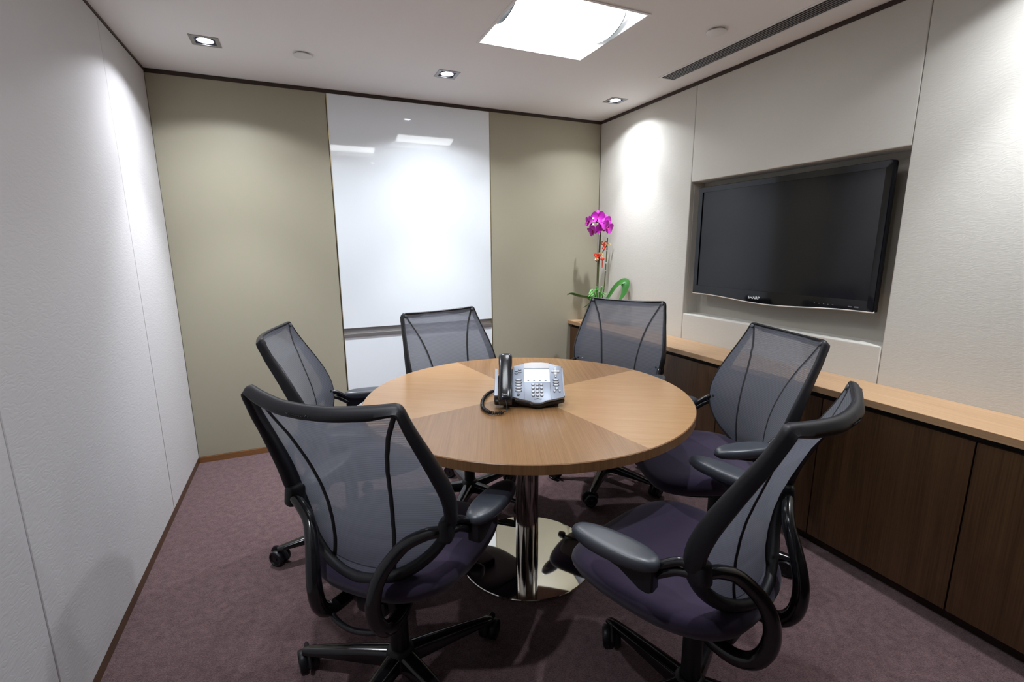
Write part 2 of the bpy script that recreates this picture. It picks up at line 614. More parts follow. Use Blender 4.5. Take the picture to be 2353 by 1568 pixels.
# trims
structure(G().bb(0.0, W, -0.004, 0.03, H - 0.022, H - 0.001).build('trim_1', M['dark_trim'], smooth=False), 'dark brown strip along the top of the khaki back wall', 'trim')
structure(G().bb(-0.02, 0.003, YF, -0.004, H - 0.012, H - 0.001).build('trim_2', M['dark_trim'], smooth=False), 'thin dark strip along the top of the left wall', 'trim')
structure(G().bb(W - 0.003, W + 0.03, YF, -0.004, H - 0.019, H - 0.001).build('trim_3', M['dark_trim'], smooth=False), 'dark brown strip along the top of the right wall', 'trim')
g = G().bb(0.0, W - 0.25, -0.004, 0.03, 0.0, ZB - 0.001, 0.001)
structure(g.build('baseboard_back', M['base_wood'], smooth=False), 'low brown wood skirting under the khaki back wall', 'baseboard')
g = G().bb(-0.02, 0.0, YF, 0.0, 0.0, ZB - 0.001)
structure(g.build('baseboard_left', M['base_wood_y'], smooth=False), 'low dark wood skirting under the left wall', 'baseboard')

# ------------------------------------------------------------------ whiteboard
t = empty('whiteboard', ((XB0 + XB1) / 2, 0.0, 0.0), 0, 'tall white glass writing board set flush in the khaki back wall', 'whiteboard')
hw = (XB1 - XB0) / 2
G().box((0, 0.008, (0.7815 + H - 0.022) / 2), (2 * hw - 0.006, 0.018, H - 0.022 - 0.7815), 0.0015).build('glass_panel', M['glass'], t)
G().box((0, 0.008, (ZB + 0.7225) / 2), (2 * hw - 0.006, 0.018, 0.7225 - ZB), 0.0015).build('lower_panel', M['glass'], t)
g = G().bb(-hw + 0.003, hw - 0.003, 0.018, 0.026, 0.7225, 0.7815)
g.bb(-hw + 0.003, hw - 0.003, -0.006, 0.018, 0.7225, 0.7285, 0.001)
g.bb(-hw + 0.003, hw - 0.003, -0.008, -0.004, 0.7225, 0.745, 0.001)
tag(g.build('pen_tray', M['steel'], t), 'brushed steel pen tray')
for s in (-1, 1):
    G().bb(s * (hw - 0.001) - 0.002, s * (hw - 0.001) + 0.002, -0.003, 0.026, ZB, H - 0.022).build('edge_strip', M['gold_edge'], t)

# ------------------------------------------------------------------ ceiling fixtures
for k, (x0, x1, y0, y1) in enumerate(LIGHTS):
    cx, cy = (x0 + x1) / 2, (y0 + y1) / 2
    hx, hy = (x1 - x0) / 2, (y1 - y0) / 2
    t = empty('ceiling_light', (cx, cy, H), 0,
              ['square luminous ceiling panel with curved basket above the round table, nearer the back wall',
               'square luminous ceiling panel above the near left chair, out of the frame'][k],
              'ceiling light', 'recessed square ceiling panels')
    d = 0.085
    g = G()
    g.bb(-hx - 0.004, hx + 0.004, -hy - 0.004, hy + 0.004, d, d + 0.01)
    for s in (-1, 1):
        g.bb(s * hx, s * (hx + 0.008), -hy - 0.008, hy + 0.008, 0.0, d + 0.01)
        g.bb(-hx, hx, s * hy, s * (hy + 0.008), 0.0, d + 0.01)
    g.build('housing', M['reflector'], t, smooth=False)
    g = G()
    for s in (-1, 1):
        g.bb(s * (hx - 0.002), s * (hx + 0.010), -hy - 0.010, hy + 0.010, -0.004, 0.0)
        g.bb(-hx + 0.002, hx - 0.002, s * (hy - 0.002), s * (hy + 0.010), -0.004, 0.0)
    g.build('flange', M['white'], t, smooth=False)
    # curved opal basket along x with plain end caps
    bw, n = 0.140, 18
    arc = [(bw * cos(pi + pi * j / n) * 1.0, 0.066 + 0.066 * sin(pi + pi * j / n) - 0.002) for j in range(n + 1)]
    g = G()
    g.loft([[(-hx + 0.022, y, z) for y, z in arc], [(hx - 0.022, y, z) for y, z in arc]], False, False, closed=False)
    g.build('diffuser', M['opal'], t, angle=60)
    for s in (-1, 1):
        g = G().loft([[(s * (hx - 0.024), y * 1.02, z * 1.0 - 0.001) for y, z in arc] , [(s * (hx - 0.020), y * 1.02, z - 0.001) for y, z in arc]])
        g.build('end_cap', M['cap_grey'], t, smooth=False)

spot_labels = ['square recessed downlight above the left end of the back wall, nearest the left wall',
               'square recessed downlight in front of the whiteboard',
               'square recessed downlight in the far right corner above the orchid',
               'square recessed downlight near the left wall, behind the viewer',
               'square recessed downlight over the near side of the room, reflected faintly in the whiteboard',
               'square recessed downlight near the right wall, throwing the scallop beside the television']
for k, (x, y) in enumerate(SPOTS):
    t = empty('downlight', (x, y, H), 0, spot_labels[k], 'downlight', 'square recessed downlights')
    g = G()
    for s in (-1, 1):
        g.bb(s * SH, s * (SH + 0.017), -SH - 0.017, SH + 0.017, -0.003, 0.001)
        g.bb(-SH, SH, s * SH, s * (SH + 0.017), -0.003, 0.001)
    g.build('square_trim', M['alu'], t, smooth=False)
    g = G()
    for s in (-1, 1):
        g.bb(s * SH, s * (SH + 0.004), -SH - 0.004, SH + 0.004, 0.001, 0.06)
        g.bb(-SH, SH, s * SH, s * (SH + 0.004), 0.001, 0.06)
    g.bb(-SH - 0.004, SH + 0.004, -SH - 0.004, SH + 0.004, 0.06, 0.064)
    g.build('can', M['gimbal'], t, smooth=False)
    G().lathe([(0.041, 0.004), (0.041, 0.0), (0.036, 0.0), (0.036, 0.004), (0.041, 0.004)], 32, cap0=False, cap1=False).build('gimbal_ring', M['gimbal'], t)
    G().lathe([(0.0355, 0.001), (0.034, 0.0035), (0.023, 0.0065)], 32, cap0=False, cap1=False).build('lamp_rim', M['lamp_rim'], t)
    G().lathe([(0.0235, 0.0065), (0.014, 0.0035), (0.001, 0.0025)], 24, cap0=False).build('lamp', M['lamp'], t)
    for nm, pw, sz, bl in (('spill_light', SPILL_W, 137, 0.22), ('beam_light', MID_W, 130, 1.0), ('core_light', CORE_W, 70, 1.0)):
        ld = bpy.data.lights.new(nm, 'SPOT')
        ld.energy = pw * {'spill_light': (1.1, 1.0, 0.75, 0.6, 0.45, 0.7), 'beam_light': (0.9, 0.95, 0.6, 0.45, 0.35, 0.55), 'core_light': (1.2, 1.3, 0.8, 0.35, 0.25, 0.9)}[nm][k]
        ld.color = (0.90, 0.94, 1.0)
        ld.spot_size = radians(sz)
        ld.spot_blend = bl
        ld.shadow_soft_size = 0.02
        lo = bpy.data.objects.new(nm, ld)
        COL.objects.link(lo)
        lo.parent = t
        lo.location = (0, 0, -0.004)

for x, y, lb in ((0.773, -0.522, 'flat round white cover plate on the ceiling between two downlights'),
                 (2.468, -1.530, 'flat round white cover plate on the ceiling beside the long air grille')):
    t = empty('sprinkler_cover', (x, y, H), 0, lb, 'sprinkler cover', 'round ceiling cover plates')
    G().lathe([(0.036, 0.0), (0.036, -0.006)], 40, cap0=False, cap1=True).build('collar', M['alu'], t)
    G().lathe([(0.041, -0.006), (0.043, -0.0075), (0.043, -0.009), (0.041, -0.0105)], 48).build('plate', M['white'], t)

t = empty('air_grille', ((VENT[0] + VENT[1]) / 2, (VENT[2] + VENT[3]) / 2, H), 0,
          'long narrow grey slatted air grille in the ceiling along the right wall', 'air vent')
hx, hy = (VENT[1] - VENT[0]) / 2, (VENT[3] - VENT[2]) / 2
g = G()
for s in (-1, 1):
    g.bb(s * hx, s * (hx + 0.012), -hy - 0.012, hy + 0.012, -0.003, 0.0)
    g.bb(-hx, hx, s * hy, s * (hy + 0.012), -0.003, 0.0)
g.build('frame', M['white'], t, smooth=False)
g = G().bb(-hx, hx, -hy, hy, 0.045, 0.05)
for s in (-1, 1):
    g.bb(s * hx, s * (hx + 0.004), -hy, hy, 0.0, 0.05)
    g.bb(-hx, hx, s * hy, s * (hy + 0.004), 0.0, 0.05)
g.build('duct', M['void'], t, smooth=False)
for i in range(6):
    x = -hx + (i + 0.5) * 2 * hx / 6
    G().box((x, 0, 0.005), (0.0050, 2 * hy, 0.012), 0, Matrix.Rotation(radians(25), 3, 'Y')).build('slat', M['vent'], t, smooth=False)

# ------------------------------------------------------------------ credenza
XC = W - 0.2686
g = G().bb(XC, W - 0.001, YF + 0.01, -0.001, ZC - 0.0275, ZC, 0.0012)
tag(g.build('countertop', M['oak_counter']), 'long light oak counter running along the right wall over the cabinets', 'countertop')
XD = XC + 0.020
edges = [-0.006, -0.470, -1.000, -1.535, -2.085, -2.592, -3.140, -3.690]
units = [(0, 2), (2, 4), (4, 6), (6, 7)]
ulab = ['brown veneered low cabinet in the far corner under the orchid',
        'brown veneered low cabinet under the far half of the television',
        'brown veneered low cabinet behind the near right chair',
        'brown veneered low cabinet at the near right edge, closest to the viewer']
for (a, b), lb in zip(units, ulab):
    y1, y0 = edges[a], edges[b]
    t = empty('storage_cabinet', (XD, y1, 0.0), 0, lb, 'cabinet', 'low cabinets under the counter')
    Wd = W - XD - 0.002
    L = y1 - y0
    g = G().bb(0.019, Wd, -L + 0.0005, -0.0005, 0.05, ZC - 0.030)
    g.build('carcass', M['void'], t, smooth=False)
    G().bb(0.030, 0.040, -L + 0.0005, -0.0005, 0.0, 0.05).build('toe_kick', M['dark_trim'], t, smooth=False)
    for i in range(a, b):
        c1, c0 = edges[i] - y1, edges[i + 1] - y1
        G().bb(0.0, 0.018, c0 + 0.0022, c1 - 0.0022, 0.046, ZC - 0.052, 0.0012).build('door', M['shaded_veneer'], t)

# ------------------------------------------------------------------ television
TY, TZ, TW, THT = -1.5645, 1.338, 1.046, 0.632
t = empty('television', (W + 0.012, TY, TZ), -pi / 2, 'wide black flat television set in the wall niche', 'television')
# local: X right when looking at the wall (world -y), Y into the wall (+x), Z up
hw, hh = TW / 2, THT / 2


def tvb(x):
    k = min(1.0, abs(x) / hw)
    return -hh + 0.004 - 0.020 * (0.5 + 0.5 * cos(pi * min(1, k / 0.86)))


nb = 40
bot = [(-hw + TW * i / nb, tvb(-hw + TW * i / nb)) for i in range(nb + 1)]
outer = bot + [(hw, hh - 0.012), (hw - 0.004, hh - 0.003), (hw - 0.014, hh), (-hw + 0.014, hh), (-hw + 0.004, hh - 0.003), (-hw, hh - 0.012)]
tvm = lambda a, b, h: (a, h, b)
sw, s0, s1 = hw - 0.030, -hh + 0.050, hh - 0.030
inner = [(-sw, s0), (sw, s0), (sw, s1), (-sw, s1)]
# bezel: front ring as faces between outline and the screen opening
g = G()
n = len(outer)


def proj_in(p):
    return (max(-sw, min(sw, p[0])), max(s0, min(s1, p[1])))


ring_in = [proj_in(p) for p in outer]
ring_f = [(p[0] * 0.992, p[1] * 0.992) for p in outer]
g.loft([[tvm(p[0] * 0.90, p[1] * 0.88, 0.080) for p in outer], [tvm(p[0] * 0.92, p[1] * 0.90, 0.040) for p in outer], [tvm(p[0] * 0.992, p[1] * 0.99, 0.034) for p in outer], [tvm(*p, 0.028) for p in outer], [tvm(*p, 0.008) for p in outer], [tvm(*p, 0.002) for p in [(q[0] * 0.997, q[1] * 0.997) for q in outer]],
        [tvm(*p, 0.0) for p in ring_f], [tvm(*p, 0.002) for p in ring_in], [tvm(*p, 0.010) for p in ring_in]], True, False)
g.build('bezel', M['tv_gloss'], t, angle=25)
G().bb(-sw - 0.004, sw + 0.004, 0.008, 0.016, s0 - 0.004, s1 + 0.004).build('screen', M['tv_screen'], t, smooth=False)
g = G().tube([(x, 0.006, z - 0.0005) for x, z in bot], 0.0046, 8)
tag(g.build('bottom_strip', M['satin'], t), 'thin chrome strip along the wavy lower edge')
mt = lambda x, z: frame_mtx((x, -0.0008, z), (1, 0, 0), (0, 0, 1), (0, -1, 0))
text_mesh('logo_lettering', 'SHARP', 0.021, M['tv_logo'], t, mt(-0.075, -hh + 0.012) @ Matrix.Scale(1.18, 4, (1, 0, 0)))
for i, x in enumerate((0.262, 0.284, 0.306, 0.326, 0.348)):
    G().box((x, -0.0004, -hh + 0.019), (0.006, 0.001, 0.003)).build('indicator', M['tv_grey'], t, smooth=False)
G().box((0.425, -0.0004, -hh + 0.019), (0.018, 0.001, 0.004)).build('indicator', M['tv_grey'], t, smooth=False)
G().box((0.452, -0.0004, -hh + 0.019), (0.018, 0.001, 0.006)).build('indicator', M['tv_grey'], t, smooth=False)
G().bb(-0.3, 0.3, 0.080, 0.098, -0.2, 0.2).build('wall_bracket', M['black'], t, smooth=False)

# ------------------------------------------------------------------ round table
TX, TYY, TR = 1.4685, -1.6527, 0.6407
t = empty('round_table', (TX, TYY, 0), 0, 'round oak meeting table with quartered veneer top on a polished steel pedestal', 'table')
g = G()
N = 160
angs = [11.1, 98.5, 191.0, 278.5]


def quad_of(a):
    a = a % 360
    for i in range(4):
        lo, hi = angs[i], angs[(i + 1) % 4] + (360 if i == 3 else 0)
        if lo <= a < hi or lo <= a + 360 < hi:
            return i
    return 0


ang_list = sorted({i * 360 / N for i in range(N)} | {a % 360 for a in angs})
rings = [(TR - 0.0025, TH), (TR, TH - 0.0025), (TR, TH - 0.0305), (TR - 0.002, TH - 0.032)]
top_idx = []
vsx, fsx, msx = [(0, 0, TH)], [], []
for r, z in rings:
    for a in ang_list:
        vsx.append((r * cos(radians(a)), r * sin(radians(a)), z))
n = len(ang_list)
for j in range(n):
    k = (j + 1) % n
    mid = ang_list[j] + ((ang_list[k] - ang_list[j]) % 360) / 2
    q = quad_of(mid)
    fsx.append((0, 1 + j, 1 + k))
    msx.append(0 if q in (0, 2) else 1)
    for i in range(3):
        fsx.append((1 + i * n + j, 1 + (i + 1) * n + j, 1 + (i + 1) * n + k, 1 + i * n + k))
        msx.append(2)
fsx.append(tuple(1 + 3 * n + j for j in range(n)))
msx.append(2)
g.v, g.f, g.mi = vsx, fsx, msx
g.build('tabletop', [M['oak_fb'], M['oak_lr'], M['oak_edge']], t, angle=30)
G().lathe([(0.048, 0.0125), (0.048, TH - 0.045)], 64).build('column', M['column'], t)
G().lathe([(0.16, TH - 0.045), (0.16, TH - 0.0325)], 48).build('mounting_plate', M['black'], t)
G().lathe([(0.2845, 0.0), (0.2845, 0.009), (0.2825, 0.0115), (0.25, 0.012), (0.05, 0.0125)], 128).build('base_plate', M['mirror'], t, angle=30)


# ------------------------------------------------------------------ mesh office chair
def pebble(outline, rings, dz=None):
    """outline: list of (x,y) around; rings: (scale, z)"""
    g = G()
    R = []
    for s, z in rings:
        R.append([(x * s, y * s, z + (dz(x * s, y * s) if dz else 0)) for x, y in outline])
    g.loft(R)
    return g


def superell(a, b, n_, N=48):
    o = []
    for j in range(N):
        th = 2 * pi * j / N
        c, s = cos(th), sin(th)
        o.append((a * math.copysign(abs(c) ** (2 / n_), c), b * math.copysign(abs(s) ** (2 / n_), s)))
    return o


SIDE = [(0.000, -0.288, 0.980), (0.070, -0.283, 0.9815), (0.140, -0.2655, 0.986), (0.178, -0.2540, 0.9895), (0.198, -0.2470, 0.9915), (0.2115, -0.2425, 0.9905),
        (0.2200, -0.2385, 0.983), (0.2245, -0.2330, 0.969), (0.229, -0.221, 0.942), (0.235, -0.206, 0.912), (0.244, -0.178, 0.863),
        (0.254, -0.146, 0.808), (0.261, -0.115, 0.75), (0.261, -0.092, 0.69), (0.250, -0.083, 0.63), (0.226, -0.087, 0.58),
        (0.198, -0.100, 0.538), (0.160, -0.119, 0.502), (0.110, -0.138, 0.472), (0.055, -0.152, 0.455), (0.000, -0.158, 0.449)]
DYC = [(0.449, 0.0), (0.47, -0.015), (0.50, -0.032), (0.54, -0.046), (0.58, -0.058), (0.63, -0.065), (0.69, -0.066), (0.75, -0.060),
       (0.81, -0.050), (0.87, -0.040), (0.93, -0.040), (0.99, -0.045)]
SAG = [(0.449, 0.0), (0.55, -0.004), (0.75, -0.010), (0.9, -0.011), (0.99, -0.012)]
SEAMX = [(0.449, 0.094), (0.50, 0.095), (0.55, 0.094), (0.60, 0.097), (0.65, 0.100), (0.70, 0.106), (0.75, 0.114), (0.80, 0.124),
         (0.85, 0.139), (0.90, 0.160), (0.95, 0.187), (0.985, 0.205)]
DEP = [(0.449, 1.25), (0.55, 1.4), (0.68, 1.75), (0.78, 1.5), (0.88, 1.15), (0.95, 1.0)]
WID = [(0.449, 0.033), (0.52, 0.030), (0.60, 0.031), (0.70, 0.034), (0.80, 0.031), (0.90, 0.024), (0.97, 0.0205), (0.99, 0.020)]
right = catmull(SIDE, 7)
iC = min(range(len(right)), key=lambda i: -right[i].z)          # corner (highest)


SLOPE = [(0.449, 0.5), (0.52, 0.42), (0.56, 0.25), (0.60, 0.02), (0.66, -0.20), (0.72, -0.40), (0.78, -0.54), (0.84, -0.58), (0.90, -0.50), (0.985, -0.42)]


def slope(z):
    return interp(SLOPE, z)


def fnormal(p):
    sl = max(-0.9, min(0.9, slope(p.z)))
    xs_ = 0.25
    side = -2 * interp(DYC, p.z) / xs_ * max(-1, min(1, p.x / 0.22))
    return Vector((-side, 1.0, -sl)).normalized()


loop_pts = right + [Vector((-p.x, p.y, p.z)) for p in reversed(right[1:-1])]


def build_chair():
    root = empty('office_chair', (0, 0, 0))
    # --- back frame
    N_ = len(loop_pts)
    rings = []
    for i, p in enumerate(loop_pts):
        tg = (loop_pts[(i + 1) % N_] - loop_pts[i - 1]).normalized()
        nn = fnormal(p)
        nn = (nn - tg * nn.dot(tg)).normalized()
        b = tg.cross(nn).normalized()
        ctr = Vector((0, -0.15, 0.70))
        if b.dot(ctr - p) < 0:
            b = -b
        z = p.z
        w_ = interp(WID, z) if abs(p.x) > 0.2 or z < 0.8 else 0.021 + 0.009 * max(0, min(1, (0.205 - abs(p.x)) / 0.06))
        sec = [(0.0, 0.002), (0.002, 0.008), (0.006, 0.0105), (0.010, 0.009), (0.0125, 0.003), (w_ * 0.6, -0.002), (w_ - 0.003, -0.006), (w_, -0.010),
               (w_ - 0.002, -0.015), (w_ * 0.75, -0.020), (w_ * 0.45, -0.021), (0.007, -0.016), (0.002, -0.009), (0.0, -0.004)]
        dk = interp(DEP, z)
        rings.append([p + b * x + nn * (y if y > 0 else y * dk) for x, y in sec])
    rings.append(rings[0])
    fr = G().loft(rings, False, False).build('back_frame', M['frame'], root, angle=50)
    # small corner caps where the mesh is pinned
    for s in (-1, 1):
        p = Vector((s * 0.2060, -0.2415, 0.9735))
        nn = fnormal(p)
        R = nn.to_track_quat('Z', 'Y').to_matrix()
        G().lathe([(0.0100, -0.002), (0.0100, 0.0095), (0.0078, 0.0130), (0.003, 0.0142)], 16, p, R).build('corner_cap', M['pad'], fr)
    # embossed maker lettering on the rear of the top bar
    top = [Vector((-p.x, p.y, p.z)) for p in reversed(right[1:iC - 6])] + right[:iC - 6]
    tx = text_mesh('frame_lettering', 'Humanscale', 0.0125, M['letter'], fr, Matrix.Identity(4), 0.0005)
    for v in tx.data.vertices:
        sx, ty, tz = v.co.x - 0.004, v.co.y, v.co.z
        k = max(1, min(len(top) - 2, min(range(len(top)), key=lambda q: abs(top[q].x - sx))))
        p0, p1 = (top[k], top[k + 1]) if sx >= top[k].x else (top[k - 1], top[k])
        p = p0.lerp(p1, (sx - p0.x) / (p1.x - p0.x))
        tg = (p1 - p0).normalized()
        nn = fnormal(p)
        nn = (nn - tg * nn.dot(tg)).normalized()
        up = nn.cross(tg)
        if up.z < 0:
            up = -up
        v.co = p - up * (0.0115 - ty) - nn * (0.0209 + tz)
    # --- mesh
    side = right[iC + 4:-2]
    rows, vlen = [], 0
    g = G()
    NU = 28
    prev = None
    uvs = []
    for p in side:
        nn = fnormal(p)
        q = p + nn * 0.007
        xi = abs(p.x) - 0.009 if abs(p.x) > 0.05 else abs(p.x)
        zi = q.z + (0.007 if p.z < 0.5 else 0)
        if prev is not None:
            vlen += (Vector((0, q.y, zi)) - prev).length
        prev = Vector((0, q.y, zi))
        row = []
        for j in range(NU + 1):
            u = -1 + 2 * j / NU
            row.append((u * xi, q.y + interp(DYC, p.z) * (1 - u * u), zi + interp(SAG, p.z) * (1 - u * u)))
            uvs.append((u * xi, vlen))
        rows.append(row)
    # top row: follow the bar
    g.loft(rows, False, False, closed=False)
    mo = g.build('back_mesh', M['mesh'], root, angle=80, fix=False)
    uvl = mo.data.uv_layers.new(name='UVMap')
    for lp in mo.data.loops:
        uvl.data[lp.index].uv = uvs[lp.vertex_index]
    for s in (-1, 1):
        path = []
        for p, row in zip(side, rows):
            if p.z > 0.975:
                continue
            xi = row[-1][0]
            xsq = interp(SEAMX, p.z)
            if xsq > xi:
                if p.z < 0.6:
                    break
                xsq = xi
            u = s * xsq / max(xi, 1e-3)
            nn = fnormal(p)
            q = p + nn * 0.007
            path.append(Vector((u * xi, q.y + interp(DYC, p.z) * (1 - u * u) - 0.0015, q.z + interp(SAG, p.z) * (1 - u * u))))
        G().tube(path, 0.0062, 8, up=(0, 1, 0.3), flat=0.4).build('seam', M['seam'], mo)
    # --- arms: loop, clamp, twin tubes, bracket, pad
    for s in (-1, 1):
        lp = [(0.238, -0.118, 0.632), (0.222, -0.128, 0.632), (0.195, -0.138, 0.625), (0.150, -0.158, 0.600), (0.117, -0.188, 0.558), (0.100, -0.207, 0.52),
              (0.092, -0.217, 0.48), (0.089, -0.218, 0.44), (0.091, -0.208, 0.40), (0.094, -0.185, 0.368), (0.095, -0.150, 0.352),
              (0.090, -0.105, 0.350), (0.078, -0.060, 0.356), (0.062, -0.020, 0.362)]
        path = catmull([(s * x, y, z) for x, y, z in lp], 5)
        L = len(path)
        rad = [0.0135 + 0.0065 * min(1, i / (L * 0.55)) for i in range(L)]
        G().tube(path, rad, 14).build('arm_loop', M['gloss'], root)
        c = Vector((s * 0.240, -0.112, 0.634))
        g = G().box(c, (0.036, 0.052, 0.060), 0.013, Matrix.Rotation(s * 0.25, 3, 'Z') @ Matrix.Rotation(-0.12, 3, 'X'), 3)
        g.build('arm_clamp', M['frame'], root)
        g = G()
        for dz0, dz1 in ((0.013, 0.0), (-0.013, -0.022)):
            g.tube(catmull([(s * 0.242, -0.100, 0.634 + dz0), (s * 0.249, -0.065, 0.625 + dz0 * 0.9), (s * 0.258, -0.018, 0.596 + dz1 + 0.008)], 5), 0.0105, 12)
        g.build('arm_tube', M['gloss'], root)
        yaw = -s * 0.105
        ctr = Vector((s * 0.281, 0.078, 0.0))
        Rz = Matrix.Rotation(yaw, 3, 'Z')
        # bracket + support (side profile extruded in x)
        prof = [(-0.108, 0.607), (-0.108, 0.556), (-0.098, 0.549), (-0.080, 0.550), (-0.02, 0.582), (0.06, 0.598), (0.085, 0.606)]
        g = G().prism(prof, -0.017, 0.017, lambda a, b, h: ctr + Rz @ Vector((h, a, b)), 0.004)
        g.build('armrest_support', M['black'], root)
        # pad
        out_ = superell(0.041, 0.116, 2.5, 48)
        out_ = [(x * (1 - 0.18 * max(0, y / 0.116) ** 2), y) for x, y in out_]
        g = pebble(out_, [(0.02, 0.0165), (0.5, 0.0164), (0.78, 0.0150), (0.90, 0.0120), (0.97, 0.0060), (1.0, -0.002), (0.985, -0.010), (0.90, -0.017), (0.1, -0.018)])
        po = g.build('armrest', M['pad'], root, angle=60)
        po.location = (ctr.x, ctr.y, 0.6195)
        po.rotation_euler = (0, 0, yaw)
    # cross bar joining the loops behind the seat
    path = catmull([(-0.094, -0.170, 0.360), (-0.06, -0.185, 0.345), (0, -0.192, 0.338), (0.06, -0.185, 0.345), (0.094, -0.170, 0.360)], 6)
    G().tube(path, 0.008, 10).build('cross_bar', M['gloss'], root)
    # --- seat
    so = superell(0.252, 0.252, 3.1, 72)
    so = [(x * (1 - 0.10 * max(0, -y / 0.232) ** 1.5), y) for x, y in so]

    def sdz(x, y):
        d = 0.0
        if y > 0.10:
            d -= 0.030 * ((y - 0.10) / 0.132) ** 2
        return d + 0.012 * (x / 0.248) ** 2
    g = pebble(so, [(0.01, 0.472), (0.3, 0.473), (0.6, 0.477), (0.80, 0.481), (0.90, 0.480), (0.96, 0.474), (0.99, 0.463), (1.0, 0.450), (0.985, 0.436),
                    (0.94, 0.416), (0.86, 0.399), (0.74, 0.387), (0.1, 0.385)], sdz)
    st = g.build('seat', M['seat'], root, angle=70)
    st.location = (0, 0.074, 0)
    g = pebble(so, [(0.05, 0.387), (0.76, 0.388), (0.78, 0.385), (0.72, 0.376), (0.5, 0.370), (0.1, 0.369)], sdz)
    sp = g.build('seat_shell', M['black'], root, angle=70)
    sp.location = (0, 0.074, 0)
    # --- mechanism
    g = G().box((0, 0.0, 0.358), (0.15, 0.22, 0.045), 0.012)
    g.box((0, -0.095, 0.350), (0.10, 0.06, 0.05), 0.015)
    g.build('tilt_mechanism', M['black'], root)
    Rk = Matrix.Rotation(pi / 2, 3, 'Y')
    g = G().lathe([(0.006, 0.07), (0.006, 0.205), (0.020, 0.208), (0.022, 0.225), (0.018, 0.240), (0.006, 0.242)], 20, (0, 0.09, 0.372), Rk)
    g.build('lever', M['black'], root)
    G().lathe([(0.027, 0.095), (0.027, 0.285), (0.024, 0.29)], 28).build('column_sleeve', M['black'], root)
    tag(G().lathe([(0.0145, 0.28), (0.0145, 0.36)], 24).build('gas_lift', M['chrome'], root), 'short chrome gas lift')
    G().lathe([(0.030, 0.058), (0.046, 0.062), (0.048, 0.090), (0.043, 0.108), (0.034, 0.120), (0.029, 0.123)], 32).build('hub', M['black'], root)
    # --- star base
    for j in range(5):
        g = G()
        R = []
        for x, hwid, zt, zb in ((0.030, 0.026, 0.112, 0.066), (0.10, 0.024, 0.107, 0.068), (0.20, 0.0205, 0.097, 0.070), (0.285, 0.0175, 0.087, 0.070),
                                (0.305, 0.016, 0.084, 0.070), (0.316, 0.011, 0.080, 0.071)):
            R.append([(x, -hwid, zb), (x, -hwid, zt - 0.010), (x, -hwid * 0.80, zt - 0.003), (x, -hwid * 0.4, zt), (x, hwid * 0.4, zt),
                      (x, hwid * 0.80, zt - 0.003), (x, hwid, zt - 0.010), (x, hwid, zb)])
        g.loft(R)
        lg = g.build('base_leg', M['gloss'], root, angle=45)
        lg.rotation_euler = (0, 0, j * 2 * pi / 5)
        # caster: stem, hood, twin wheels
        sw_ = [0.7, 2.4, -0.9, 1.6, 3.0][j]
        Rs = Matrix.Rotation(sw_, 3, 'Z')
        c0 = Vector((0.299, 0, 0))
        g = G().lathe([(0.010, 0.040), (0.010, 0.071)], 14, c0)
        wc = c0 + Rs @ Vector((0.014, 0, 0.0335))
        for s in (-1, 1):
            Rw = Rs @ Matrix.Rotation(s * -pi / 2, 3, 'X')
            g.lathe([(0.012, 0.008), (0.0315, 0.008), (0.0335, 0.011), (0.0335, 0.024), (0.031, 0.028), (0.026, 0.0285), (0.024, 0.024), (0.009, 0.024), (0.008, 0.028), (0.002, 0.0285)], 30, wc, Rw)
        arch = [wc + Rs @ Vector((0.037 * cos(a), 0, 0.037 * sin(a))) for a in [radians(d) for d in range(20, 181, 16)]]
        g.tube(arch, 0.013, 8, up=Rs @ Vector((0, 1, 0)), flat=0.55)
        g.box(wc, (0.02, 0.018, 0.03), 0.004, Rs)
        g.build('caster', M['black'], lg)
    return root


CH = {  # x, y, heading, base angle
    'NL': (0.855, -2.037, -0.782, 0.109, 'near left black mesh chair with its back to the viewer and plum seat'),
    'NR': (1.586, -2.476, 0.311, 0.506, 'near right black mesh chair seen from behind at a slant, plum seat fully in view'),
    'R': (2.210, -1.961, 1.270, 0.300, 'black mesh chair on the right, in front of the cabinets below the television'),
    'BR': (2.175, -1.222, 2.159, 1.362, 'black mesh chair at the far right of the table, in front of the orchid'),
    'BL': (1.392, -1.122, 3.424, 1.582, 'black mesh chair at the far side of the table, in front of the whiteboard'),
    'FL': (0.800, -1.246, -1.766, 0.741, 'black mesh chair on the far left, in side view before the khaki wall'),
}
proto = build_chair()
for i, (k, (x, y, th, ba, lb)) in enumerate(CH.items()):
    o = proto if i == 0 else copy_tree(proto)
    o.location = (x, y, 0)
    o.rotation_euler = (0, 0, th)
    tag(o, lb, 'office chair', 'mesh office chairs around the table')
    for c in kids(o):                      # gas-lift height differs a little from chair to chair
        if c.name.split('.')[0] not in ('base_leg', 'hub', 'column_sleeve', 'gas_lift'):
            c.location.z += {'R': -0.016, 'BR': 0.022}.get(k, 0.0)
    legs = [c for c in kids(o) if c.name.startswith('base_leg')]
    for j, lg in enumerate(legs):
        lg.rotation_euler = (0, 0, ba - th + j * 2 * pi / 5)

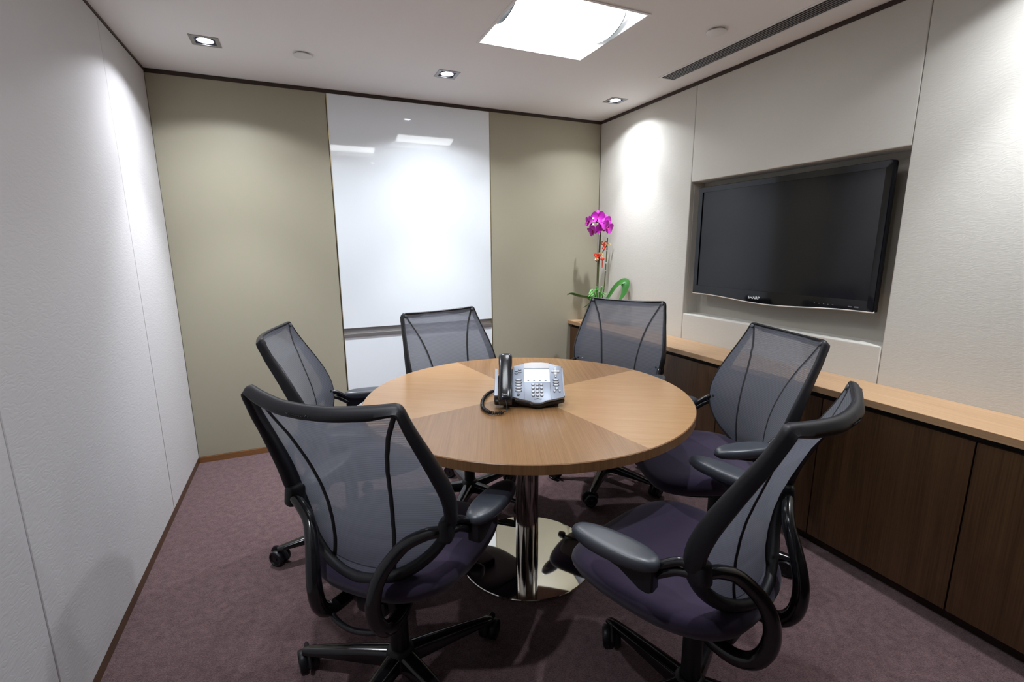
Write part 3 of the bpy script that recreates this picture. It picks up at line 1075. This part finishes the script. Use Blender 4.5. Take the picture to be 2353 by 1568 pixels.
# ------------------------------------------------------------------ desk telephone
PT = radians(38)
t = empty('desk_phone', (1.4215, -1.8407, TH), radians(-24.3), 'silver and black desk telephone with lit display on the round table', 'telephone')
F0 = Vector((0, 0, 0.033))
FA, FB, FN = Vector((1, 0, 0)), Vector((0, cos(PT), sin(PT))), Vector((0, -sin(PT), cos(PT)))
fp = lambda a, b, h: F0 + FA * a + FB * b + FN * h
face = [(-0.096, 0.019), (-0.070, 0.010), (-0.045, 0.003), (-0.030, 0.0), (-0.022, -0.0055), (-0.010, -0.0085), (0.010, -0.0085), (0.022, -0.0055),
        (0.030, 0.0), (0.045, 0.003), (0.070, 0.009), (0.096, 0.016), (0.094, 0.158), (0.07, 0.166), (0.047, 0.171), (0.02, 0.1745), (-0.02, 0.1745),
        (-0.047, 0.171), (-0.07, 0.166), (-0.092, 0.158)]
G().prism(face, -0.012, 0.0, fp, 0.0015).build('face_plate', M['phone_grey'], t, angle=30)
blk = [(a * 1.04 - 0.001, b * 1.0 - 0.004 if b < 0.05 else b - 0.004) for a, b in face]
g = G().prism(blk, -0.034, -0.0115, fp, 0.004)
g.box((-0.125 + 0.0, 0.075, 0.052), (0.070, 0.125, 0.028), 0.006, Matrix.Rotation(PT, 3, 'X'))
g.build('body', M['phone_black'], t)
g = G().prism([(0.042, 0.0), (0.165, 0.0), (0.160, 0.10), (0.13, 0.11), (0.05, 0.040)], -0.128, 0.080, lambda a, b, h: Vector((h, a, b)), 0.004)
g.build('stand', M['phone_black'], t)


def strip(name, a0, a1, b0, b1, h0, h1, m, bev=0.002):
    return G().prism([(a0, b0), (a1, b0), (a1, b1), (a0, b1)], h0, h1, fp).build(name, m, t)


strip('side_rail', -0.158, -0.146, 0.022, 0.146, -0.012, 0.002, M['phone_grey'])
strip('side_rail', -0.107, -0.0965, 0.018, 0.150, -0.012, 0.002, M['phone_grey'])
strip('side_rail', 0.0945, 0.100, 0.022, 0.150, -0.014, -0.002, M['phone_grey'])
G().prism([(-0.048, 0.146), (0.048, 0.146), (0.048, 0.1705), (0.02, 0.174), (-0.02, 0.174), (-0.048, 0.1705)], -0.002, 0.004, fp, 0.001).build('display_header', M['header'], t)
strip('display', -0.048, 0.048, 0.083, 0.1445, -0.002, 0.0012, M['lcd'])
for a in (-0.0485, 0.0485):
    strip('panel_groove', a - 0.0006, a + 0.0006, 0.004, 0.082, -0.001, 0.0003, M['key_dark'])


def key(name, a, b, ra, rb, h=0.0035, m=None, rim=True):
    e = superell(ra, rb, 2.4, 20)
    g = G()
    if rim:
        g.m = 1
        g.loft([[fp(a + x * 1.4, b + y * 1.4 - rb * 0.18, -0.0005) for x, y in e], [fp(a + x * 1.34, b + y * 1.34 - rb * 0.18, 0.0006) for x, y in e]])
        g.m = 0
    g.loft([[fp(a + x, b + y, 0) for x, y in e], [fp(a + x, b + y, h * 0.6) for x, y in e], [fp(a + x * 0.75, b + y * 0.75, h) for x, y in e]])
    return g.build(name, [m or M['key_light'], M['key_dark']], t)


for a in (-0.0158, 0.0, 0.0153):
    for b in (0.072, 0.0564, 0.040, 0.024):
        key('dial_key', a, b, 0.0046, 0.0048, 0.003)
for b in (0.093, 0.081, 0.069, 0.056, 0.0436):
    key('feature_key', -0.0695, b, 0.0092, 0.0042)
key('headset_key', -0.071, 0.027, 0.0045, 0.0048, 0.003, M['key_dark'])
for a, b in ((-0.078, 0.135), (-0.0645, 0.141), (-0.078, 0.124), (-0.0645, 0.130)):
    key('line_key', a, b, 0.005, 0.0024, 0.002, M['phone_grey'])
for a in (-0.033, -0.011, 0.0106, 0.032):
    key('soft_key', a, 0.0885, 0.004, 0.0014, 0.0022, M['key_dark'], False)
for a, b in ((0.071, 0.1455), (0.0605, 0.133), (0.0815, 0.133), (0.071, 0.121)):
    key('arrow_key', a, b, 0.0055, 0.0055, 0.003, None, False)
key('select_key', 0.071, 0.132, 0.007, 0.0085, 0.004, None, False)
key('delete_key', 0.071, 0.1085, 0.003, 0.0035, 0.003)
for b in (0.093, 0.081, 0.069):
    key('call_key', 0.0705, b, 0.0085, 0.0042)
key('mute_key', 0.072, 0.054, 0.0045, 0.0055)
key('volume_key', 0.0627, 0.0415, 0.003, 0.004)
key('volume_key', 0.0823, 0.0415, 0.003, 0.004)
G().tube([fp(-0.015, 0.0075, 0.0005), fp(-0.008, 0.0070, 0.0005), fp(0.0, 0.0092, 0.0005), fp(0.008, 0.0070, 0.0005), fp(0.015, 0.0075, 0.0005)], 0.0014, 8).build('microphone_slot', M['key_dark'], t)
# handset
hs = G()
R = []
for b, hw_, h0, h1 in ((-0.016, 0.017, -0.006, 0.018), (-0.012, 0.0215, -0.012, 0.026), (0.0, 0.0225, -0.012, 0.031), (0.035, 0.0225, -0.006, 0.034), (0.055, 0.0215, 0.004, 0.0355),
                       (0.09, 0.0205, 0.008, 0.0375), (0.13, 0.021, 0.006, 0.0385), (0.155, 0.0225, -0.004, 0.038), (0.185, 0.023, -0.006, 0.036),
                       (0.197, 0.0215, -0.002, 0.032), (0.201, 0.017, 0.004, 0.026)):
    R.append([fp(-0.1185 - (b - 0.09) * 0.01 + x * hw_ * 1.13, b, h0 + (h1 - h0) * y) for x, y in
              ((-1, 0.12), (-1, 0.68), (-0.9, 0.84), (-0.68, 0.96), (-0.35, 1), (0.35, 1), (0.68, 0.96), (0.9, 0.84), (1, 0.68), (1, 0.12), (0.8, 0), (-0.8, 0))])
hs.loft(R)
ho = hs.build('handset', M['handset'], t, angle=50)
text_mesh('handset_lettering', 'Polycom', 0.0062, M['tv_logo'], ho, frame_mtx(fp(-0.119, 0.008, 0.0320), FA, FB, FN), 0.0002)
# coiled cord
path = catmull([(-0.118, -0.024, 0.046), (-0.112, -0.036, 0.030), (-0.113, -0.044, 0.012), (-0.122, -0.050, 0.009), (-0.140, -0.062, 0.009), (-0.173, -0.053, 0.009), (-0.199, -0.004, 0.009),
                (-0.206, 0.065, 0.009), (-0.197, 0.141, 0.009), (-0.180, 0.185, 0.009), (-0.160, 0.190, 0.012), (-0.138, 0.15, 0.020)], 40)
cum = [0]
for a, b in zip(path, path[1:]):
    cum.append(cum[-1] + (b - a).length)
hel = []
coil0, coil1 = 0.050, cum[-1] - 0.03
for i in range(len(path)):
    a = path[max(0, i - 1)]
    b = path[min(len(path) - 1, i + 1)]
    tg = (b - a).normalized()
    u = Vector((0, 0, 1))
    u = (u - tg * u.dot(tg)).normalized()
    v = tg.cross(u)
    s = cum[i]
    amp = 0.0052 * max(0, min(1, (s - coil0) / 0.012)) * max(0, min(1, (coil1 - s) / 0.012))
    hel.append((path[i], u, v, s, amp))
pts = []
for (p0, u0, v0, s0_, a0), (p1, u1, v1, s1_, a1) in zip(hel, hel[1:]):
    for q in range(4):
        k = q / 4
        p = p0.lerp(p1, k)
        s = s0_ + (s1_ - s0_) * k
        am = a0 + (a1 - a0) * k
        ph = 2 * pi * s / 0.0058
        pts.append(p + u0.lerp(u1, k) * am * cos(ph) + v0.lerp(v1, k) * am * sin(ph))
G().tube(pts, 0.0019, 6).build('coiled_cord', M['phone_black'], t)

# ------------------------------------------------------------------ orchid and its ornaments
PX, PY = 2.775, -0.190
PR = radians(-23.9)                     # local X = right as seen from the table
KX, KZ = 1 / 298.0, 1 / 292.0
o2 = lambda u, v, y=0.0: Vector(((u - 1368) * KX, y, 0.92 - ZC + (690 - v) * KZ))
t = empty('orchid', (PX, PY, ZC), PR, 'magenta orchid with two tall stems in a pot on the counter corner', 'potted plant')
g = G().lathe([(0.043, 0.0), (0.048, 0.004), (0.060, 0.125), (0.063, 0.128), (0.063, 0.142), (0.057, 0.142), (0.055, 0.125)], 40, cap1=False)
g.build('pot', M['pot'], t)
G().lathe([(0.055, 0.120), (0.03, 0.127), (0.001, 0.130)], 24, cap0=True).build('potting_bark', M['soil'], t)


def leaf_mesh(path, widths, up=(0, 0, 1), fold=0.25):
    P = catmull(path, 6)
    n_ = len(P)
    g = G()
    rows = []
    for i, p in enumerate(P):
        a, b = P[max(0, i - 1)], P[min(n_ - 1, i + 1)]
        tg = (b - a).normalized()
        u = Vector(up)
        u = (u - tg * u.dot(tg)).normalized()
        s = tg.cross(u)
        f = i / (n_ - 1) * (len(widths) - 1)
        k = min(len(widths) - 2, int(f))
        wd = widths[k] + (widths[k + 1] - widths[k]) * (f - k)
        top = [p + s * (wd * x) + u * (abs(x) * fold * wd) for x in (-1, -0.5, 0, 0.5, 1)]
        rows.append(top + [q - u * 0.0016 for q in reversed(top)])
    g.loft(rows)
    return g


leaf_mesh([(-0.01, 0.0, 0.13), o2(1350, 692, -0.03), o2(1325, 686, -0.05), o2(1306, 680, -0.06), o2(1297, 682, -0.06)], [0.012, 0.026, 0.030, 0.026, 0.004], (0, 0.35, 1)).build('leaf', M['leaf'], t)
leaf_mesh([(0.01, -0.01, 0.13), o2(1388, 690, -0.07), o2(1402, 664, -0.12), o2(1413, 652, -0.16), o2(1420, 654, -0.19), o2(1417, 672, -0.21), o2(1405, 692, -0.22)], [0.012, 0.024, 0.034, 0.036, 0.033, 0.026, 0.006], (-0.6, -0.5, 1), 0.15).build('leaf', M['leaf'], t)
leaf_mesh([(-0.01, -0.01, 0.13), o2(1352, 702, -0.05), o2(1343, 706, -0.06), o2(1335, 711, -0.06)], [0.012, 0.022, 0.018, 0.003], (0, 0.3, 1)).build('leaf', M['leaf'], t)
rnd = random.Random(3)
for (u1, v1, u2, v2) in ((1358, 673, 1344, 686), (1352, 672, 1346, 680), (1364, 672, 1372, 664), (1378, 668, 1384, 664), (1383, 680, 1390, 677), (1380, 682, 1388, 690),
                         (1356, 684, 1350, 694), (1365, 678, 1360, 671), (1373, 676, 1378, 682), (1352, 688, 1349, 693)):
    yy = -0.05 + rnd.uniform(-0.02, 0.02)
    leaf_mesh([(rnd.uniform(-0.02, 0.02), -0.03, 0.13), o2((1368 + u1 * 2) / 3 + 0, min(v1, v2) + 2, yy), o2(u1, v1, yy), o2(u2, v2, yy - 0.015)],
              [0.004, 0.007, 0.0085, 0.002], (0.1, -0.4, 1), 0.2).build('fern_frond', M['fern'], t)
st1 = [Vector((0.0, 0.0, 0.125)), o2(1370, 660), o2(1370.5, 620), o2(1372, 580), o2(1372.5, 552), o2(1371, 538, -0.01), o2(1366, 527, -0.015), o2(1359, 521, -0.02), o2(1352, 519, -0.03)]
G().tube(catmull(st1, 6), 0.0045, 10).build('flower_stem', M['stem'], t)
G().tube([Vector((-0.004, 0.006, 0.125)), o2(1368.5, 640, 0.008), o2(1371, 550, 0.006)], 0.003, 8).build('stem_stake', M['stem'], t)
st2 = [Vector((0.03, 0.0, 0.125)), o2(1384, 670), o2(1386.5, 620), o2(1388, 580), o2(1388.5, 557)]
G().tube(catmull(st2, 5), 0.0042, 10).build('flower_stem', M['stem'], t)
G().tube(catmull([o2(1389, 572), o2(1384, 578, -0.005), o2(1374, 595, -0.008), o2(1364, 609, -0.012)], 5), 0.0035, 8).build('side_branch', M['stem'], t)


def flower(c, face_dir, roll, size=0.046):
    z = Vector(face_dir).normalized()
    y = Vector((0, 0, 1))
    y = (y - z * y.dot(z)).normalized()
    x = y.cross(z)
    Rr = Matrix.Rotation(roll, 3, z)
    x, y = Rr @ x, Rr @ y
    def petal(ang, L, wd, off, cup):
        g_rows = []
        d = x * cos(ang) + y * sin(ang)
        s = -x * sin(ang) + y * cos(ang)
        for i in range(9):
            k = i / 8
            r = L * k
            ww = wd * (sin(pi * min(1, k * 0.92 + 0.06)) ** 0.52)
            row = [c + d * (r + 0.002) + s * (ww * q) + z * (off + cup * (k * (1 - k) * 4) * 0.15 * L + 0.25 * cup * ww * q * q) for q in (-1, -0.5, 0, 0.5, 1)]
            g_rows.append(row + [p - z * 0.0008 for p in reversed(row)])
        return g_rows
    g = G()
    for ang, L, wd, off in ((pi / 2, 1.0, 0.40, -0.003), (pi * 1.22, 0.95, 0.36, -0.003), (-pi * 0.22, 0.95, 0.36, -0.003), (0.12, 1.05, 0.78, 0.002), (pi - 0.12, 1.05, 0.78, 0.002)):
        g.loft(petal(ang, L * size, wd * size, off, 1.0))
    fo = g.build('flower', M['petal'], t, angle=70)
    g = G()
    g.loft(petal(-pi / 2, 0.42 * size, 0.20 * size, 0.010, 2.0))
    g.lathe([(0.002, 0.0), (0.0055, 0.004), (0.004, 0.012), (0.001, 0.015)], 10, c, z.to_track_quat('Z', 'Y').to_matrix())
    g.build('flower_lip', M['lip'], fo, angle=70)


flower(o2(1364, 513, -0.03), (-0.10, -1, 0.05), 0.05, 0.050)
flower(o2(1378, 521, -0.035), (0.25, -1, 0.1), -0.25, 0.050)
flower(o2(1383, 534, -0.045), (0.45, -1, -0.1), -0.5, 0.050)
flower(o2(1371, 536, -0.045), (0.0, -1, -0.25), 0.3, 0.042)
flower(o2(1345, 522, -0.03), (-1, -0.45, 0.1), 0.1, 0.044)
flower(o2(1353, 541, -0.035), (-0.8, -0.5, -0.4), 0.4, 0.044)
for u, v in ((1352.5, 516.5), (1353, 529), (1364, 527)):
    G().lathe([(0.001, -0.011), (0.007, -0.006), (0.0085, 0.0), (0.006, 0.008), (0.001, 0.012)], 14, o2(u, v, -0.04), Matrix.Rotation(0.5, 3, 'Y')).build('bud', M['bud'], t)
for v in (585, 612, 630):
    G().lathe([(0.0052, -0.003), (0.0056, 0.0), (0.0052, 0.003)], 10, o2(1388 - (v - 580) * 0.035, v)).build('stem_clip', M['white'], t)


def bow(u, v, s, lb, gold):
    r = empty('ribbon_bow', Vector((PX, PY, ZC)) + Matrix.Rotation(PR, 3, 'Z') @ o2(u, v, -0.018), PR, lb, 'ribbon', 'red and gold bows on the orchid')
    g = G()
    for a, L in ((0.6, 0.026), (2.5, 0.026)):
        lp = []
        for i in range(13):
            th = 2 * pi * i / 12
            rr = L * 0.5 * (1 - cos(th))
            lp.append((rr * cos(a) - sin(a) * 0.010 * sin(th), -0.006 * sin(th / 2), rr * sin(a) + cos(a) * 0.010 * sin(th)))
        g.tube(lp, 0.0042, 6, up=(0, 1, 0), flat=0.3)
    for x in (-0.012, 0.004):
        g.tube([(0, 0, 0), (x * 0.6 + 0.002, -0.003, -0.018), (x, -0.004, -0.036)], 0.0042, 6, up=(0, 1, 0), flat=0.3)
    g.build('loops', M['ribbon'], r)
    g = G()
    for x, z in gold:
        g.lathe([(0.001, -0.008), (0.0075, -0.003), (0.008, 0.002), (0.001, 0.008)], 10, (x, 0.0, z))
        g.tube([(x, 0, z), (x + 0.010, -0.004, z + 0.010), (x + 0.022, -0.004, z + 0.002)], 0.004, 6, up=(0, 1, 0), flat=0.3)
    g.build('gold_ties', M['gold'], r)


bow(1380, 571, 1, 'red bow with gold ties high on the orchid\'s second stem', [(-0.006, 0.016), (0.016, 0.001), (0.026, -0.004)])
bow(1365, 597, 1, 'red bow with gold tie low on the orchid\'s side branch', [(0.018, 0.022), (0.022, 0.010), (-0.012, -0.026)])
r = empty('lantern_ornament', Vector((PX, PY, ZC)) + Matrix.Rotation(PR, 3, 'Z') @ o2(1377.5, 603, -0.016), PR, 'tiny red paper lantern with tassel hanging from the orchid branch', 'ornament')
G().lathe([(0.004, -0.013), (0.010, -0.011), (0.016, -0.004), (0.016, 0.004), (0.010, 0.011), (0.004, 0.013)], 20).build('lantern_body', M['ribbon'], r)
G().lathe([(0.006, 0.0115), (0.0065, 0.015), (0.003, 0.016)], 14).build('cap', M['gold'], r)
G().tube([(0, 0, 0.015), (0.001, 0.002, 0.035), (-0.004, 0.006, 0.050)], 0.0012, 6).build('cord', M['gold'], r)
G().tube([(0, 0, -0.013), (0, 0, -0.022), (0, 0, -0.066)], [0.002, 0.0034, 0.0032], 8).build('tassel', M['ribbon'], r)
